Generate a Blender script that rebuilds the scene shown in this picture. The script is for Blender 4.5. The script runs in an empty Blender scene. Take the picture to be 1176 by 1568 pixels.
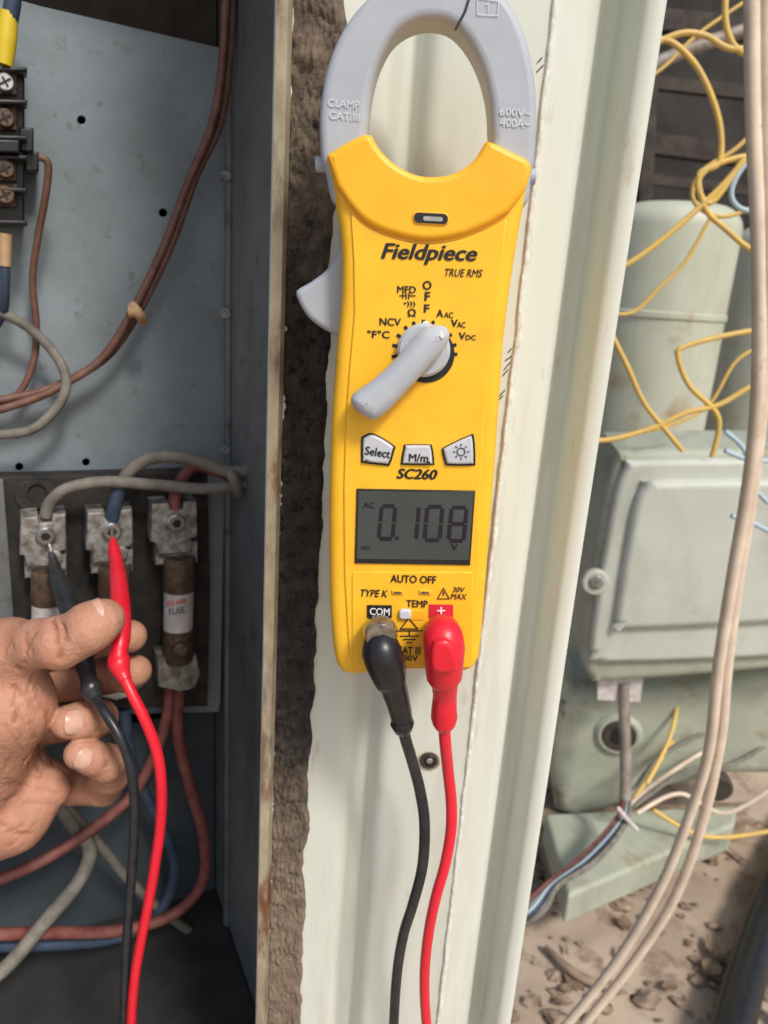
import bpy, math, random
import numpy as np
from mathutils import Vector, Matrix, noise
random.seed(4)
# ------------------------------------------------------------ camera model
F=1132.0; CX,CY=588.0,784.0
PIT=math.radians(17.0); ROL=math.radians(3.9)
C=Vector((0,0,0.85))
fw=Vector((0,math.cos(PIT),-math.sin(PIT)))
r0=Vector((1,0,0)); u0=Vector((0,math.sin(PIT),math.cos(PIT)))
RT=r0*math.cos(ROL)+u0*math.sin(ROL); UP=-r0*math.sin(ROL)+u0*math.cos(ROL)
def ray(px,py): return fw+RT*((px-CX)/F)+UP*((CY-py)/F)
def W(px,py,y):
    d=ray(px,py); t=(y-C.y)/d.y
    return C+d*t
def GZ(px,py,z=0.0):
    d=ray(px,py); t=(z-C.z)/d.z
    return C+d*t
scn=bpy.context.scene
cam=bpy.data.cameras.new("camera"); co=bpy.data.objects.new("camera",cam); scn.collection.objects.link(co)
m=Matrix((RT,UP,-fw)).transposed().to_4x4(); m.translation=C; co.matrix_world=m
cam.sensor_fit='VERTICAL'; cam.sensor_height=36; cam.lens=26.0
cam.clip_start=0.005; cam.clip_end=300
cam.dof.use_dof=True; cam.dof.focus_distance=0.24; cam.dof.aperture_fstop=18
scn.camera=co
# ------------------------------------------------------------ helpers
PAR=None; EMPT=[]
def G(name):
    global PAR
    PAR=bpy.data.objects.new(name,None); scn.collection.objects.link(PAR); PAR.empty_display_size=.02; EMPT.append(PAR); return PAR
def NG():
    global PAR; PAR=None
def link(name,me,mat=None,mw=None,smooth=True,ang=40):
    o=bpy.data.objects.new(name,me); scn.collection.objects.link(o)
    if mat: me.materials.clear(); me.materials.append(mat)
    if mw is not None: o.matrix_world=mw
    if PAR: o.parent=PAR
    if smooth:
        for p in me.polygons: p.use_smooth=True
        try: me.set_sharp_from_angle(angle=math.radians(ang))
        except Exception: pass
    return o
class Fr:
    def __init__(s,P0,e,n):
        s.P0=Vector(P0); s.e=Vector(e).normalized(); s.n=Vector(n).normalized(); s.u=s.n.cross(s.e).normalized()
        s.M=Matrix((s.e,s.u,s.n)).transposed().to_4x4(); s.M.translation=s.P0
    def w(s,px,py,d=0):
        r=ray(px,py); t=((s.P0-C).dot(s.n)+d)/r.dot(s.n); return C+r*t
    def loc(s,px,py,d=0):
        v=s.w(px,py,d)-s.P0; return Vector((v.dot(s.e),v.dot(s.u),d))
    def mm(s,px,py,d=0):
        r=ray(px,py); return ((s.P0-C).dot(s.n)+d)/r.dot(s.n)/F
def crs(pts,n=6,closed=False):
    P=[np.array(p,float) for p in pts]; N=len(P); out=[]
    rng=range(N) if closed else range(N-1)
    for i in rng:
        if closed: a,b,c,d=P[i-1],P[i],P[(i+1)%N],P[(i+2)%N]
        else: a,b,c,d=P[max(i-1,0)],P[i],P[i+1],P[min(i+2,N-1)]
        for k in range(n):
            t=k/n
            out.append(.5*((2*b)+(-a+c)*t+(2*a-5*b+4*c-d)*t*t+(-a+3*b-3*c+d)*t**3))
    if not closed: out.append(P[-1])
    return out
def plate(fr,name,pts,d,th,bev,mat,smooth=0,holes=(),res=3):
    if smooth: pts=crs(pts,smooth,True)
    cu=bpy.data.curves.new("c",'CURVE'); cu.dimensions='2D'; cu.fill_mode='BOTH'
    loops=[[fr.loc(p[0],p[1],d) for p in pts]]
    for h in holes: loops.append([fr.loc(p[0],p[1],d) for p in h])
    for L in loops:
        sp=cu.splines.new('POLY'); sp.points.add(len(L)-1); sp.use_cyclic_u=True
        for i,v in enumerate(L): sp.points[i].co=(v.x,v.y,0,1)
    cu.extrude=max(th/2-bev,0); cu.bevel_depth=bev; cu.bevel_resolution=res; cu.offset=-bev
    o=bpy.data.objects.new("t",cu); scn.collection.objects.link(o)
    bpy.context.view_layer.update()
    me=bpy.data.meshes.new_from_object(o.evaluated_get(bpy.context.evaluated_depsgraph_get()))
    bpy.data.objects.remove(o)
    me.name=name
    for v in me.vertices: v.co.z+=d-th/2
    return link(name,me,mat,fr.M.copy(),ang=35)
def rect(x0,y0,x1,y1,sk=0.012): # small slope to the right
    dx=(x1-x0); return [(x0,y0),(x1,y0+sk*dx),(x1,y1+sk*dx),(x0,y1)]
def rrect(x0,y0,x1,y1,r,sk=0.012,n=4):
    out=[]
    for cx,cy,a0 in ((x1-r,y0+r,-90),(x1-r,y1-r,0),(x0+r,y1-r,90),(x0+r,y0+r,180)):
        for k in range(n+1):
            a=math.radians(a0+90*k/n); x=cx+r*math.cos(a); y=cy+r*math.sin(a)
            out.append((x,y+sk*(x-x0)))
    return out
def circ(x,y,r,n=20): return [(x+r*math.cos(2*math.pi*k/n),y+r*math.sin(2*math.pi*k/n)) for k in range(n)]
def sweep(name,pts,rad,mat,n=8,segs=16,caps=True):
    """pts world vectors, rad metres (scalar or list)"""
    if not isinstance(rad,(list,tuple)): rad=[rad]*len(pts)
    P=[Vector(p) for p in crs([tuple(p) for p in pts],n)]
    R=[]
    for i in range(len(pts)-1):
        for k in range(n): R.append(rad[i]+(rad[i+1]-rad[i])*k/n)
    R.append(rad[-1])
    vs=[];fs=[]
    T=(P[1]-P[0]).normalized(); N=T.orthogonal().normalized()
    for i,p in enumerate(P):
        t=(P[min(i+1,len(P)-1)]-P[max(i-1,0)]).normalized()
        if t.length<.5: t=T
        N=(N-t*N.dot(t)).normalized(); B=t.cross(N)
        for k in range(segs):
            a=2*math.pi*k/segs; vs.append(p+(N*math.cos(a)+B*math.sin(a))*R[i])
    for i in range(len(P)-1):
        for k in range(segs):
            a=i*segs+k;b=i*segs+(k+1)%segs; fs.append((a,b,b+segs,a+segs))
    if caps: fs.append(tuple(range(segs))[::-1]); fs.append(tuple(range((len(P)-1)*segs,len(P)*segs)))
    me=bpy.data.meshes.new(name); me.from_pydata([tuple(v) for v in vs],[],fs); me.update()
    return link(name,me,mat,ang=60)
def sw(fr,name,pts,r,mat,**k):  # pts (px,py,d)
    return sweep(name,[fr.w(*p) for p in pts],r,mat,**k)
def ww(name,pts,r,mat,**k): # pts (px,py,y)
    return sweep(name,[W(*p) for p in pts],r,mat,**k)
def cyl(fr,name,px,py,d,r,h,mat,segs=28,bev=.0003):
    pts=circ(0,0,1,segs); c=fr.loc(px,py,d)
    vs=[];fs=[]
    prof=[(r,-h),(r,-bev),(r-bev,0)]
    for rr,z in prof:
        for x,y in pts: vs.append((c.x+x*rr,c.y+y*rr,d+z))
    for j in range(2):
        for k in range(segs):
            a=j*segs+k;b=j*segs+(k+1)%segs; fs.append((a,b,b+segs,a+segs))
    fs.append(tuple(range(2*segs,3*segs)))
    me=bpy.data.meshes.new(name); me.from_pydata(vs,[],fs); me.update()
    return link(name,me,mat,fr.M.copy(),ang=30)
def text(fr,name,s,x0,y0,x1,y1,d,mat,rot=2.2,shear=0,bold=0.0):
    cu=bpy.data.curves.new("f",'FONT'); cu.body=s; cu.size=1; cu.shear=shear; cu.resolution_u=3
    o=bpy.data.objects.new("t",cu); scn.collection.objects.link(o); bpy.context.view_layer.update()
    me=bpy.data.meshes.new_from_object(o.evaluated_get(bpy.context.evaluated_depsgraph_get())); bpy.data.objects.remove(o)
    if not me.vertices: return
    a=np.array([v.co[:2] for v in me.vertices]); polys=[list(p.vertices) for p in me.polygons]; nv=len(a)
    b=bold*1.3+.012
    V=[];Fc=[]
    for i,(sx,sy) in enumerate(((-b,0),(0,b*.5),(b,0),(0,-b*.5))):
        V.append(np.c_[a+[sx,sy],np.full(nv,i*2e-5)]); Fc+=[[q+i*nv for q in p] for p in polys]
    a=np.concatenate(V); mn=a.min(0); mx=a.max(0)
    cxp,cyp=(x0+x1)/2,(y0+y1)/2; c=fr.loc(cxp,cyp,d)
    Wd=(fr.loc(x1,cyp,d)-fr.loc(x0,cyp,d)).length; H=(fr.loc(cxp,y0,d)-fr.loc(cxp,y1,d)).length
    q=math.radians(rot); cq,sq=math.cos(q),math.sin(q); out=[]
    for vx,vy,vz in a:
        x=((vx-mn[0])/(mx[0]-mn[0])-.5)*Wd; y=((vy-mn[1])/(mx[1]-mn[1])-.5)*H
        out.append((c.x+x*cq-y*sq,c.y+x*sq+y*cq,d+vz))
    me=bpy.data.meshes.new(name); me.from_pydata(out,[],Fc); me.update()
    return link(name,me,mat,fr.M.copy(),smooth=False)
def flat(fr,name,pts,d,mat):
    vs=[tuple(fr.loc(p[0],p[1],d)) for p in pts]
    me=bpy.data.meshes.new(name); me.from_pydata(vs,[],[tuple(range(len(vs)))[::-1]]); me.update()
    return link(name,me,mat,fr.M.copy(),smooth=False)
def strokes(fr,name,segs,wpx,d,mat):
    vs=[];fs=[]
    for n_,(x0,y0,x1,y1) in enumerate(segs):
        dd=d+(n_%5)*1.5e-5
        a=fr.loc(x0,y0,dd);b=fr.loc(x1,y1,dd);w=wpx*fr.mm(x0,y0,d)/2
        t=(b-a).normalized(); nn=Vector((-t.y,t.x,0))*w; a=a-t*w*.6; b=b+t*w*.6; i=len(vs)
        vs+=[tuple(a-nn),tuple(b-nn),tuple(b+nn),tuple(a+nn)]; fs.append((i,i+1,i+2,i+3))
    me=bpy.data.meshes.new(name); me.from_pydata(vs,[],fs); me.update()
    return link(name,me,mat,fr.M.copy(),smooth=False)
# ------------------------------------------------------------ materials
def mat(name,c1,c2=None,sc=80,rough=.5,metal=0,bump=0,bsc=400,spot=None,ssc=300,sth=.68,sss=0,coat=0,lo=.35,hi=.65,stretch=None,rvar=0,swd=.06,spec=.5,grime=None,gsc=20,gth=.5,gwd=.3,gst=(1,1,.15)):
    m=bpy.data.materials.new(name); m.use_nodes=True; nt=m.node_tree; nd=nt.nodes; lk=nt.links
    b=nd['Principled BSDF']; b.inputs['Roughness'].default_value=rough; b.inputs['Metallic'].default_value=metal
    b.inputs['Base Color'].default_value=c1; b.inputs['Specular IOR Level'].default_value=spec
    if coat: b.inputs['Coat Weight'].default_value=coat; b.inputs['Coat Roughness'].default_value=.15
    if sss:
        b.inputs['Subsurface Weight'].default_value=sss; b.inputs['Subsurface Radius'].default_value=(1,.35,.2); b.inputs['Subsurface Scale'].default_value=.003
    tc=nd.new('ShaderNodeTexCoord'); src=tc.outputs['Object']; src0=src
    if stretch:
        mp=nd.new('ShaderNodeMapping'); mp.inputs['Scale'].default_value=stretch; lk.new(src,mp.inputs['Vector']); src=mp.outputs['Vector']
    col=None
    def nz(scale,det=6,rg=.6,s=None):
        n=nd.new('ShaderNodeTexNoise'); n.inputs['Scale'].default_value=scale; n.inputs['Detail'].default_value=det; n.inputs['Roughness'].default_value=rg
        lk.new(s or src,n.inputs['Vector']); return n.outputs['Fac']
    def over(col,fac,th,wd,c):
        r=nd.new('ShaderNodeValToRGB'); r.color_ramp.elements[0].position=th; r.color_ramp.elements[1].position=min(th+wd,1)
        r.color_ramp.elements[0].color=(0,0,0,1); r.color_ramp.elements[1].color=(1,1,1,1); lk.new(fac,r.inputs['Fac'])
        mx=nd.new('ShaderNodeMix'); mx.data_type='RGBA'; lk.new(r.outputs['Color'],mx.inputs['Factor'])
        if col: lk.new(col,mx.inputs['A'])
        else: mx.inputs['A'].default_value=c1
        mx.inputs['B'].default_value=c; return mx.outputs['Result']
    if c2:
        r=nd.new('ShaderNodeValToRGB'); r.color_ramp.elements[0].position=lo; r.color_ramp.elements[1].position=hi
        r.color_ramp.elements[0].color=c1; r.color_ramp.elements[1].color=c2
        lk.new(nz(sc),r.inputs['Fac']); col=r.outputs['Color']
    if grime:
        mp=nd.new('ShaderNodeMapping'); mp.inputs['Scale'].default_value=gst; mp.inputs['Location'].default_value=(3,1,7); lk.new(src0,mp.inputs['Vector'])
        col=over(col,nz(gsc,8,.7,mp.outputs['Vector']),gth,gwd,grime)
    if spot: col=over(col,nz(ssc,4,.65),sth,swd,spot)
    if col: lk.new(col,b.inputs['Base Color'])
    if rvar:
        mr=nd.new('ShaderNodeMapRange'); mr.inputs['To Min'].default_value=rough-rvar; mr.inputs['To Max'].default_value=rough+rvar
        lk.new(nz(sc*2),mr.inputs['Value']); lk.new(mr.outputs['Result'],b.inputs['Roughness'])
    if bump:
        bp=nd.new('ShaderNodeBump'); bp.inputs['Strength'].default_value=bump; bp.inputs['Distance'].default_value=.0008
        lk.new(nz(bsc,8,.65),bp.inputs['Height']); lk.new(bp.outputs['Normal'],b.inputs['Normal'])
    return m
M={}
M['yel']=mat('meter_yellow',(.93,.50,.02,1),(.96,.54,.028,1),60,rough=.40,bump=.04,bsc=2500,spot=(.6,.33,.04,1),ssc=700,sth=.74,rvar=.06,grime=(.80,.40,.03,1),gsc=45,gth=.52,gst=(1,1,1))
M['yel2']=mat('meter_bumper_yellow',(.95,.45,.015,1),(.97,.50,.022,1),50,rough=.42,bump=.06,bsc=2500,rvar=.05,spot=(.6,.30,.04,1),ssc=600,sth=.75)
M['grey']=mat('jaw_grey',(.38,.41,.46,1),(.43,.46,.51,1),60,rough=.5,bump=.12,bsc=3500,rvar=.05,spot=(.28,.27,.26,1),ssc=400,sth=.74)
M['grey2']=mat('knob_grey',(.42,.45,.5,1),(.48,.51,.56,1),80,rough=.38,bump=.05,bsc=2500,spot=(.3,.27,.24,1),ssc=500,sth=.72)
M['ink']=mat('print_black',(.012,.011,.012,1),rough=.6)
M['blk']=mat('black_plastic',(.012,.012,.014,1),(.02,.02,.022,1),90,rough=.35,bump=.05,bsc=1500)
M['white']=mat('print_white',(.8,.8,.78,1),rough=.6)
M['redlab']=mat('label_red',(.65,.02,.05,1),rough=.5)
M['emb']=mat('embossed_grey',(.60,.63,.68,1),rough=.45)
M['btn']=mat('button_grey',(.50,.52,.56,1),(.56,.58,.62,1),200,rough=.45,spot=(.35,.33,.3,1),ssc=500,sth=.7)
M['lcd']=mat('lcd_glass',(.052,.062,.058,1),(.066,.076,.072,1),40,rough=.28,spec=.4,spot=(.14,.14,.13,1),ssc=900,sth=.74)
M['seg']=mat('lcd_segment',(.012,.008,.018,1),rough=.4)
M['red']=mat('red_silicone',(.72,.012,.03,1),(.78,.018,.04,1),60,rough=.36,bump=.05,bsc=900,spot=(.5,.03,.035,1),ssc=300,sth=.64,swd=.2)
M['bcab']=mat('black_silicone',(.012,.014,.018,1),(.03,.032,.036,1),120,rough=.34,bump=.05,bsc=900)
M['amber']=mat('tinted_plastic',(.06,.045,.035,1),(.22,.17,.12,1),200,rough=.18,coat=.5)
M['post']=mat('post_paint',(.60,.63,.55,1),(.70,.72,.66,1),14,rough=.40,bump=.10,bsc=250,spot=(.40,.32,.21,1),ssc=130,sth=.64,swd=.2,rvar=.1,stretch=(1,1,.22),grime=(.47,.46,.38,1),gsc=34,gth=.5,gwd=.28,gst=(1,1,.10))
M['peel']=mat('peeled_edge',(.80,.80,.76,1),(.62,.58,.5,1),300,rough=.8,bump=.8,bsc=500)
M['edge']=mat('post_lip',(.42,.37,.26,1),(.26,.20,.13,1),120,rough=.7,bump=.5,bsc=500,spot=(.16,.055,.018,1),ssc=60,sth=.53,swd=.12,stretch=(1,1,.4),grime=(.10,.07,.05,1),gsc=90,gth=.55,gwd=.2,gst=(1,1,.3))
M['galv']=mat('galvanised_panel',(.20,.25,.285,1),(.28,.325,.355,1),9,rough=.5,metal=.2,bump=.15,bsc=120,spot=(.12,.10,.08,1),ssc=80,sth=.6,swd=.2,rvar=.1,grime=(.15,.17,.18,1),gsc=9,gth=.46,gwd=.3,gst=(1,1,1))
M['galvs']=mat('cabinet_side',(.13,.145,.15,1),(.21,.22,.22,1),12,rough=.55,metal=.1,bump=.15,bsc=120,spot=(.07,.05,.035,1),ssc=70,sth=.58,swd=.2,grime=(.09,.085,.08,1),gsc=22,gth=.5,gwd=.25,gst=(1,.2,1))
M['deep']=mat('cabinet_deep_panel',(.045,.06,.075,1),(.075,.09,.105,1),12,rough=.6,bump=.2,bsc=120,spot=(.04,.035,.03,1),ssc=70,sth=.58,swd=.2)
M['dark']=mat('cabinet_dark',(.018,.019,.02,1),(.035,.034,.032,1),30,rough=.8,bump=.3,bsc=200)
M['brown']=mat('brown_wire',(.11,.045,.03,1),(.19,.095,.07,1),110,rough=.55,bump=.15,bsc=500)
M['gwire']=mat('dirty_grey_wire',(.12,.11,.095,1),(.23,.21,.175,1),90,rough=.7,bump=.4,bsc=500)
M['rwire']=mat('faded_red_wire',(.17,.04,.035,1),(.26,.10,.085,1),90,rough=.6,bump=.2)
M['blwire']=mat('blue_wire',(.025,.045,.085,1),(.05,.075,.12,1),90,rough=.55)
M['bak']=mat('fuse_base',(.008,.008,.009,1),(.036,.029,.024,1),60,rough=.75,bump=.4,bsc=400)
M['tin']=mat('dirty_tin',(.42,.41,.39,1),(.13,.105,.085,1),150,rough=.5,metal=.35,bump=.6,bsc=500)
M['steel']=mat('screw_steel',(.6,.6,.58,1),(.4,.38,.35,1),300,rough=.3,metal=.9)
M['bronze']=mat('fuse_cap',(.19,.12,.08,1),(.07,.045,.035,1),140,rough=.5,metal=.35,bump=.4,bsc=400)
M['label']=mat('fuse_label',(.72,.68,.66,1),(.5,.45,.42,1),120,rough=.7,bump=.3)
M['orng']=mat('wire_ferrule',(.42,.25,.12,1),(.5,.34,.2,1),90,rough=.5)
M['yelp']=mat('yellow_terminal',(.7,.52,.03,1),rough=.45)
M['cream']=mat('cream_cable',(.76,.64,.52,1),(.62,.50,.39,1),40,rough=.5,bump=.2,bsc=300,spot=(.38,.28,.2,1),ssc=120,sth=.64,swd=.12)
M['ywire']=mat('yellow_wire',(.72,.48,.10,1),(.62,.42,.14,1),60,rough=.5,bump=.1)
M['lbl']=mat('light_blue_wire',(.4,.53,.6,1),rough=.5)
M['unit']=mat('green_unit_paint',(.36,.395,.31,1),(.46,.485,.395,1),9,rough=.5,bump=.2,bsc=60,spot=(.25,.16,.085,1),ssc=18,sth=.58,swd=.2,grime=(.27,.27,.2,1),gsc=12,gth=.5,gwd=.25,gst=(1,1,.25))
M['tank']=mat('tank_paint',(.46,.48,.37,1),(.54,.55,.45,1),9,rough=.5,bump=.2,bsc=60,spot=(.34,.2,.09,1),ssc=12,sth=.58,swd=.2,grime=(.34,.35,.26,1),gsc=10,gth=.48,gwd=.3,gst=(1,1,.2))
M['unit2']=mat('green_cover_paint',(.52,.55,.48,1),(.60,.62,.555,1),12,rough=.42,bump=.1,bsc=80,spot=(.33,.28,.2,1),ssc=30,sth=.62,swd=.2,grime=(.42,.43,.36,1),gsc=14,gth=.48,gwd=.3,gst=(1,.4,1))
M['rust']=mat('rusty_steel',(.028,.02,.017,1),(.07,.055,.045,1),30,rough=.8,bump=.5,bsc=100)
M['wall']=mat('dark_wall',(.018,.017,.017,1),(.045,.04,.037,1),6,rough=.9,bump=.4,bsc=60)
M['cu']=mat('old_pipe',(.2,.15,.12,1),(.36,.33,.3,1),40,rough=.55,metal=.2,bump=.3,bsc=150)
M['gnd']=mat('sandy_ground',(.37,.285,.21,1),(.50,.405,.315,1),7,rough=.95,bump=.9,bsc=70,spot=(.22,.155,.11,1),ssc=16,sth=.55,swd=.14,grime=(.30,.23,.17,1),gsc=4,gth=.5,gwd=.2,gst=(1,1,1))
M['clod']=mat('dirt_clod',(.17,.12,.085,1),(.38,.29,.21,1),60,rough=.95,bump=1,bsc=150)
M['leaf']=mat('dry_leaf',(.14,.09,.06,1),(.34,.25,.17,1),40,rough=.8)
M['conc']=mat('cabinet_body',(.3,.33,.28,1),(.36,.38,.33,1),10,rough=.6)
def skin_mat():
    m=mat('skin',(.42,.20,.13,1),(.56,.30,.205,1),38,rough=.58,sss=.10,spot=(.60,.28,.20,1),ssc=70,sth=.5,swd=.35,lo=.3,hi=.7,spec=.35)
    nt=m.node_tree;nd=nt.nodes;lk=nt.links;b=nd['Principled BSDF']
    tc=nd.new('ShaderNodeTexCoord')
    n0=nd.new('ShaderNodeTexNoise'); n0.inputs['Scale'].default_value=120
    mxv=nd.new('ShaderNodeMix'); mxv.data_type='VECTOR'; mxv.inputs['Factor'].default_value=.006
    lk.new(tc.outputs['Object'],n0.inputs['Vector']); lk.new(tc.outputs['Object'],mxv.inputs['A']); lk.new(n0.outputs['Color'],mxv.inputs['B'])
    v=nd.new('ShaderNodeTexVoronoi'); v.inputs['Scale'].default_value=520; v.feature='DISTANCE_TO_EDGE'
    mp=nd.new('ShaderNodeMapping'); mp.inputs['Scale'].default_value=(1.5,1,.55); mp.inputs['Rotation'].default_value=(0,.5,0)
    n=nd.new('ShaderNodeTexNoise'); n.inputs['Scale'].default_value=260; n.inputs['Detail'].default_value=8
    lk.new(mxv.outputs['Result'],mp.inputs['Vector']); lk.new(mp.outputs['Vector'],v.inputs['Vector']); lk.new(tc.outputs['Object'],n.inputs['Vector'])
    b1=nd.new('ShaderNodeBump'); b1.inputs['Strength'].default_value=.8; b1.inputs['Distance'].default_value=.0005
    b2=nd.new('ShaderNodeBump'); b2.inputs['Strength'].default_value=.6; b2.inputs['Distance'].default_value=.001
    lk.new(v.outputs['Distance'],b1.inputs['Height']); lk.new(n.outputs['Fac'],b2.inputs['Height'])
    lk.new(b1.outputs['Normal'],b2.inputs['Normal']); lk.new(b2.outputs['Normal'],b.inputs['Normal'])
    at=nd.new('ShaderNodeAttribute'); at.attribute_name='crease'
    old=b.inputs['Base Color'].links[0].from_socket
    mx=nd.new('ShaderNodeMix'); mx.data_type='RGBA'; lk.new(at.outputs['Fac'],mx.inputs['Factor']); lk.new(old,mx.inputs['A']); mx.inputs['B'].default_value=(.22,.075,.045,1)
    lk.new(mx.outputs['Result'],b.inputs['Base Color'])
    return m
M['skin']=skin_mat()
M['nail']=mat('finger_nail',(.56,.31,.235,1),(.66,.41,.32,1),200,rough=.32,sss=.1)
# ============================================================ CLAMP METER
YM=.220
FM=Fr((0,YM,.85),(1,0,0),(0,-1,0))
G('clamp_meter')
outer=[(497,262),(489,215),(490,160),(501,100),(524,45),(560,-2),(606,-34),(660,-46),(715,-40),(762,-18),(792,20),(812,75),(822,140),(822,205),(816,262),(780,330),(540,330)]
hole=[(565,225),(564,180),(570,130),(584,85),(608,48),(646,29),(687,33),(716,60),(738,102),(750,148),(753,190),(750,232),(700,285),(610,285)]
hs=crs(hole,4,True)
plate(FM,'jaw',crs(outer,5,True),-.0015,.014,.0022,M['grey'],holes=[hs],res=4)
strokes(FM,'jaw_gap',[(722,-14,712,18),(712,18,697,46)],4,-.0012,M['ink'])
body=[(497,236),(520,222),(548,207),(567,204),(578,222),(600,246),(632,264),(665,269),(700,262),(727,243),(742,220),(750,214),(780,228),(815,249),(812,278),(800,335),(786,420),(773,520),(766,620),(759,720),(751,820),(744,910),(737,990),(731,1018),(712,1032),(665,1030),(625,1030),(580,1032),(545,1037),(522,1031),(511,1005),(505,940),(503,860),(503,760),(507,640),(514,540),(522,450),(521,370),(510,300),(502,262)]
plate(FM,'body',crs(body,3,True),0,.030,.0035,M['yel'],res=5)
lower=crs([(533,312),(560,340),(600,358),(650,368),(700,362),(745,345),(780,325)],4)
cap=[(500,237),(520,224),(548,209),(566,206),(578,224),(600,248),(632,266),(665,271),(700,264),(727,245),(742,223),(750,216),(780,230),(813,250),(806,290)]
cap=[tuple(p) for p in crs(cap,3)]+[tuple(p) for p in lower[::-1]]+[(515,285),(505,255)]
plate(FM,'bumper',cap,.0022,.006,.0016,M['yel2'],res=4)
panel=[tuple(p) for p in crs([(537,325),(562,346),(602,364),(650,374),(700,368),(745,351),(777,333)],4)]
panel+=[(766,430),(755,520),(745,600),(740,680),(736,745),(733,870),(722,1000),(717,1022),(545,1026),(534,1000),(527,880),(526,745),(529,640),(535,560),(542,480),(541,400)]
plate(FM,'face_panel',panel,.0006,.002,.0005,M['yel'],res=2)
plate(FM,'lower_panel',rrect(539,876,724,1022,6,.0),.0010,.001,.0003,M['yel'],res=2)
for x,y in ((491,252),(812,271)): sw(FM,'hinge_pin',[(x-7,y,-.008),(x+7,y,-.008)],.0022,M['grey'])
plate(FM,'lever',crs([(530,340),(517,352),(516,385),(500,412),(475,432),(453,446),(458,465),(472,487),(494,504),(520,516),(540,516),(540,430)],3,True),-.010,.011,.0018,M['grey'],res=4)
plate(FM,'slot_rim',rrect(631,323,688,343,9,.05),.0026,.001,.0004,M['yel2'])
flat(FM,'slot',rrect(634,325,686,341,7,.05),.0028,M['ink'])
flat(FM,'slot_metal',rrect(648,331,678,338,3,.05),.0030,M['steel'])
D=.0008
T=lambda n,s,*a,**k: text(FM,n,s,*a,**k)
T('brand_print','Fieldpiece',583,374,731,406,D,M['ink'],shear=.28,bold=.018)
T('print','TRUE RMS',681,412,739,424,D,M['ink'],shear=.25,bold=.004)
T('print','MFD',608,438,637,449,D,M['ink'],bold=.012)
T('print','O',647,430,661,444,D,M['ink'],bold=.02); T('print','F',650,447,659,461,D,M['ink'],bold=.02); T('print','F',649,466,658,479,D,M['ink'],bold=.02)
strokes(FM,'diode_symbol',[(612,453,622,453),(622,449,622,458),(626,449,626,458),(626,453,636,453),(617,449,617,457)],1.8,D,M['ink'])
T('print','•)))',618,461,636,471,D,M['ink'],bold=.01)
T('print','Ω',624,473,637,485,D,M['ink'],bold=.02)
T('print','A',668,474,679,486,D,M['ink'],bold=.02);T('print','AC',680,478,694,487,D,M['ink'],bold=.015)
T('print','V',690,489,701,501,D,M['ink'],bold=.02);T('print','AC',700,493,713,502,D,M['ink'],bold=.015)
T('print','V',702,509,713,520,D,M['ink'],bold=.02);T('print','DC',713,513,729,521,D,M['ink'],bold=.015)
T('print','NCV',581,487,614,499,D,M['ink'],bold=.015); T('print','°F°C',562,506,597,518,D,M['ink'],bold=.015)
T('model_print','SC260',607,718,670,734,.0008,M['ink'],shear=.25,bold=.025)
ck=(650,540)
sg=[]
for a in (-95,-75,-55,-35,-18,0,18,38,58,78,95):
    q=math.radians(a-2); sg.append((ck[0]+40*math.sin(q),ck[1]-40*math.cos(q),ck[0]+49*math.sin(q),ck[1]-49*math.cos(q)))
strokes(FM,'dial_ticks',sg,5,D,M['ink'])
flat(FM,'dial_ring',circ(652,542,44,48),.00095,M['ink'])
flat(FM,'dial_pointer',[(648,492),(656,492),(655,502),(649,502)],.0011,M['white'])
k=FM.mm(650,540)
cyl(FM,'dial_disc',649,537,.0035,40*k,.003,M['grey2'],48,.0008)
knob=[(664,500),(680,500),(689,510),(688,524),(676,543),(652,570),(622,603),(592,634),(572,646),(556,640),(541,628),(536,614),(545,602),(572,583),(606,551),(632,520),(648,505)]
plate(FM,'knob',crs(knob,3,True),.0100,.009,.0040,M['grey2'],res=7)
flat(FM,'knob_mark',circ(677,514,3.5,12),.0103,M['white'])
B1=[(556,668),(572,664),(603,682),(604,690),(597,712),(590,713),(556,709),(553,704),(553,674)]
B2=[(622,681),(656,681),(662,684),(665,709),(661,712),(618,712),(614,708),(618,685)]
B3=[(680,685),(718,667),(726,669),(728,708),(723,713),(686,713),(681,708),(677,692)]
def shrink(P,f):
    cx=sum(p[0] for p in P)/len(P);cy=sum(p[1] for p in P)/len(P); return [(cx+(x-cx)*f,cy+(y-cy)*f) for x,y in P]
for P in (B1,B2,B3):
    plate(FM,'button_frame',crs(P,3,True),.0011,.001,.0002,M['ink'])
    plate(FM,'button',crs(shrink(P,.88),3,True),.0021,.002,.0007,M['btn'])
T('print','Select',559,686,598,699,.0023,M['ink'],rot=-5,bold=.01);T('print','M/m',626,695,656,707,.0023,M['ink'],bold=.01)
sg=[]
for i in range(8):
    a=i*math.pi/4; sg.append((706+9*math.cos(a),692+9*math.sin(a),706+12*math.cos(a),692+12*math.sin(a)))
for i in range(12):
    a=i*math.pi/6;b=a+math.pi/6; sg.append((706+6*math.cos(a),692+6*math.sin(a),706+6*math.cos(b),692+6*math.sin(b)))
strokes(FM,'lamp_symbol',sg,1.5,.0023,M['ink'])
plate(FM,'lcd_frame',[(546,749),(728,752),(720,866),(543,863)],.0013,.0012,.0004,M['blk'])
plate(FM,'lcd',[(549,752),(725,755),(718,858),(546,856)],.0015,.0006,.0001,M['lcd'])
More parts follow.
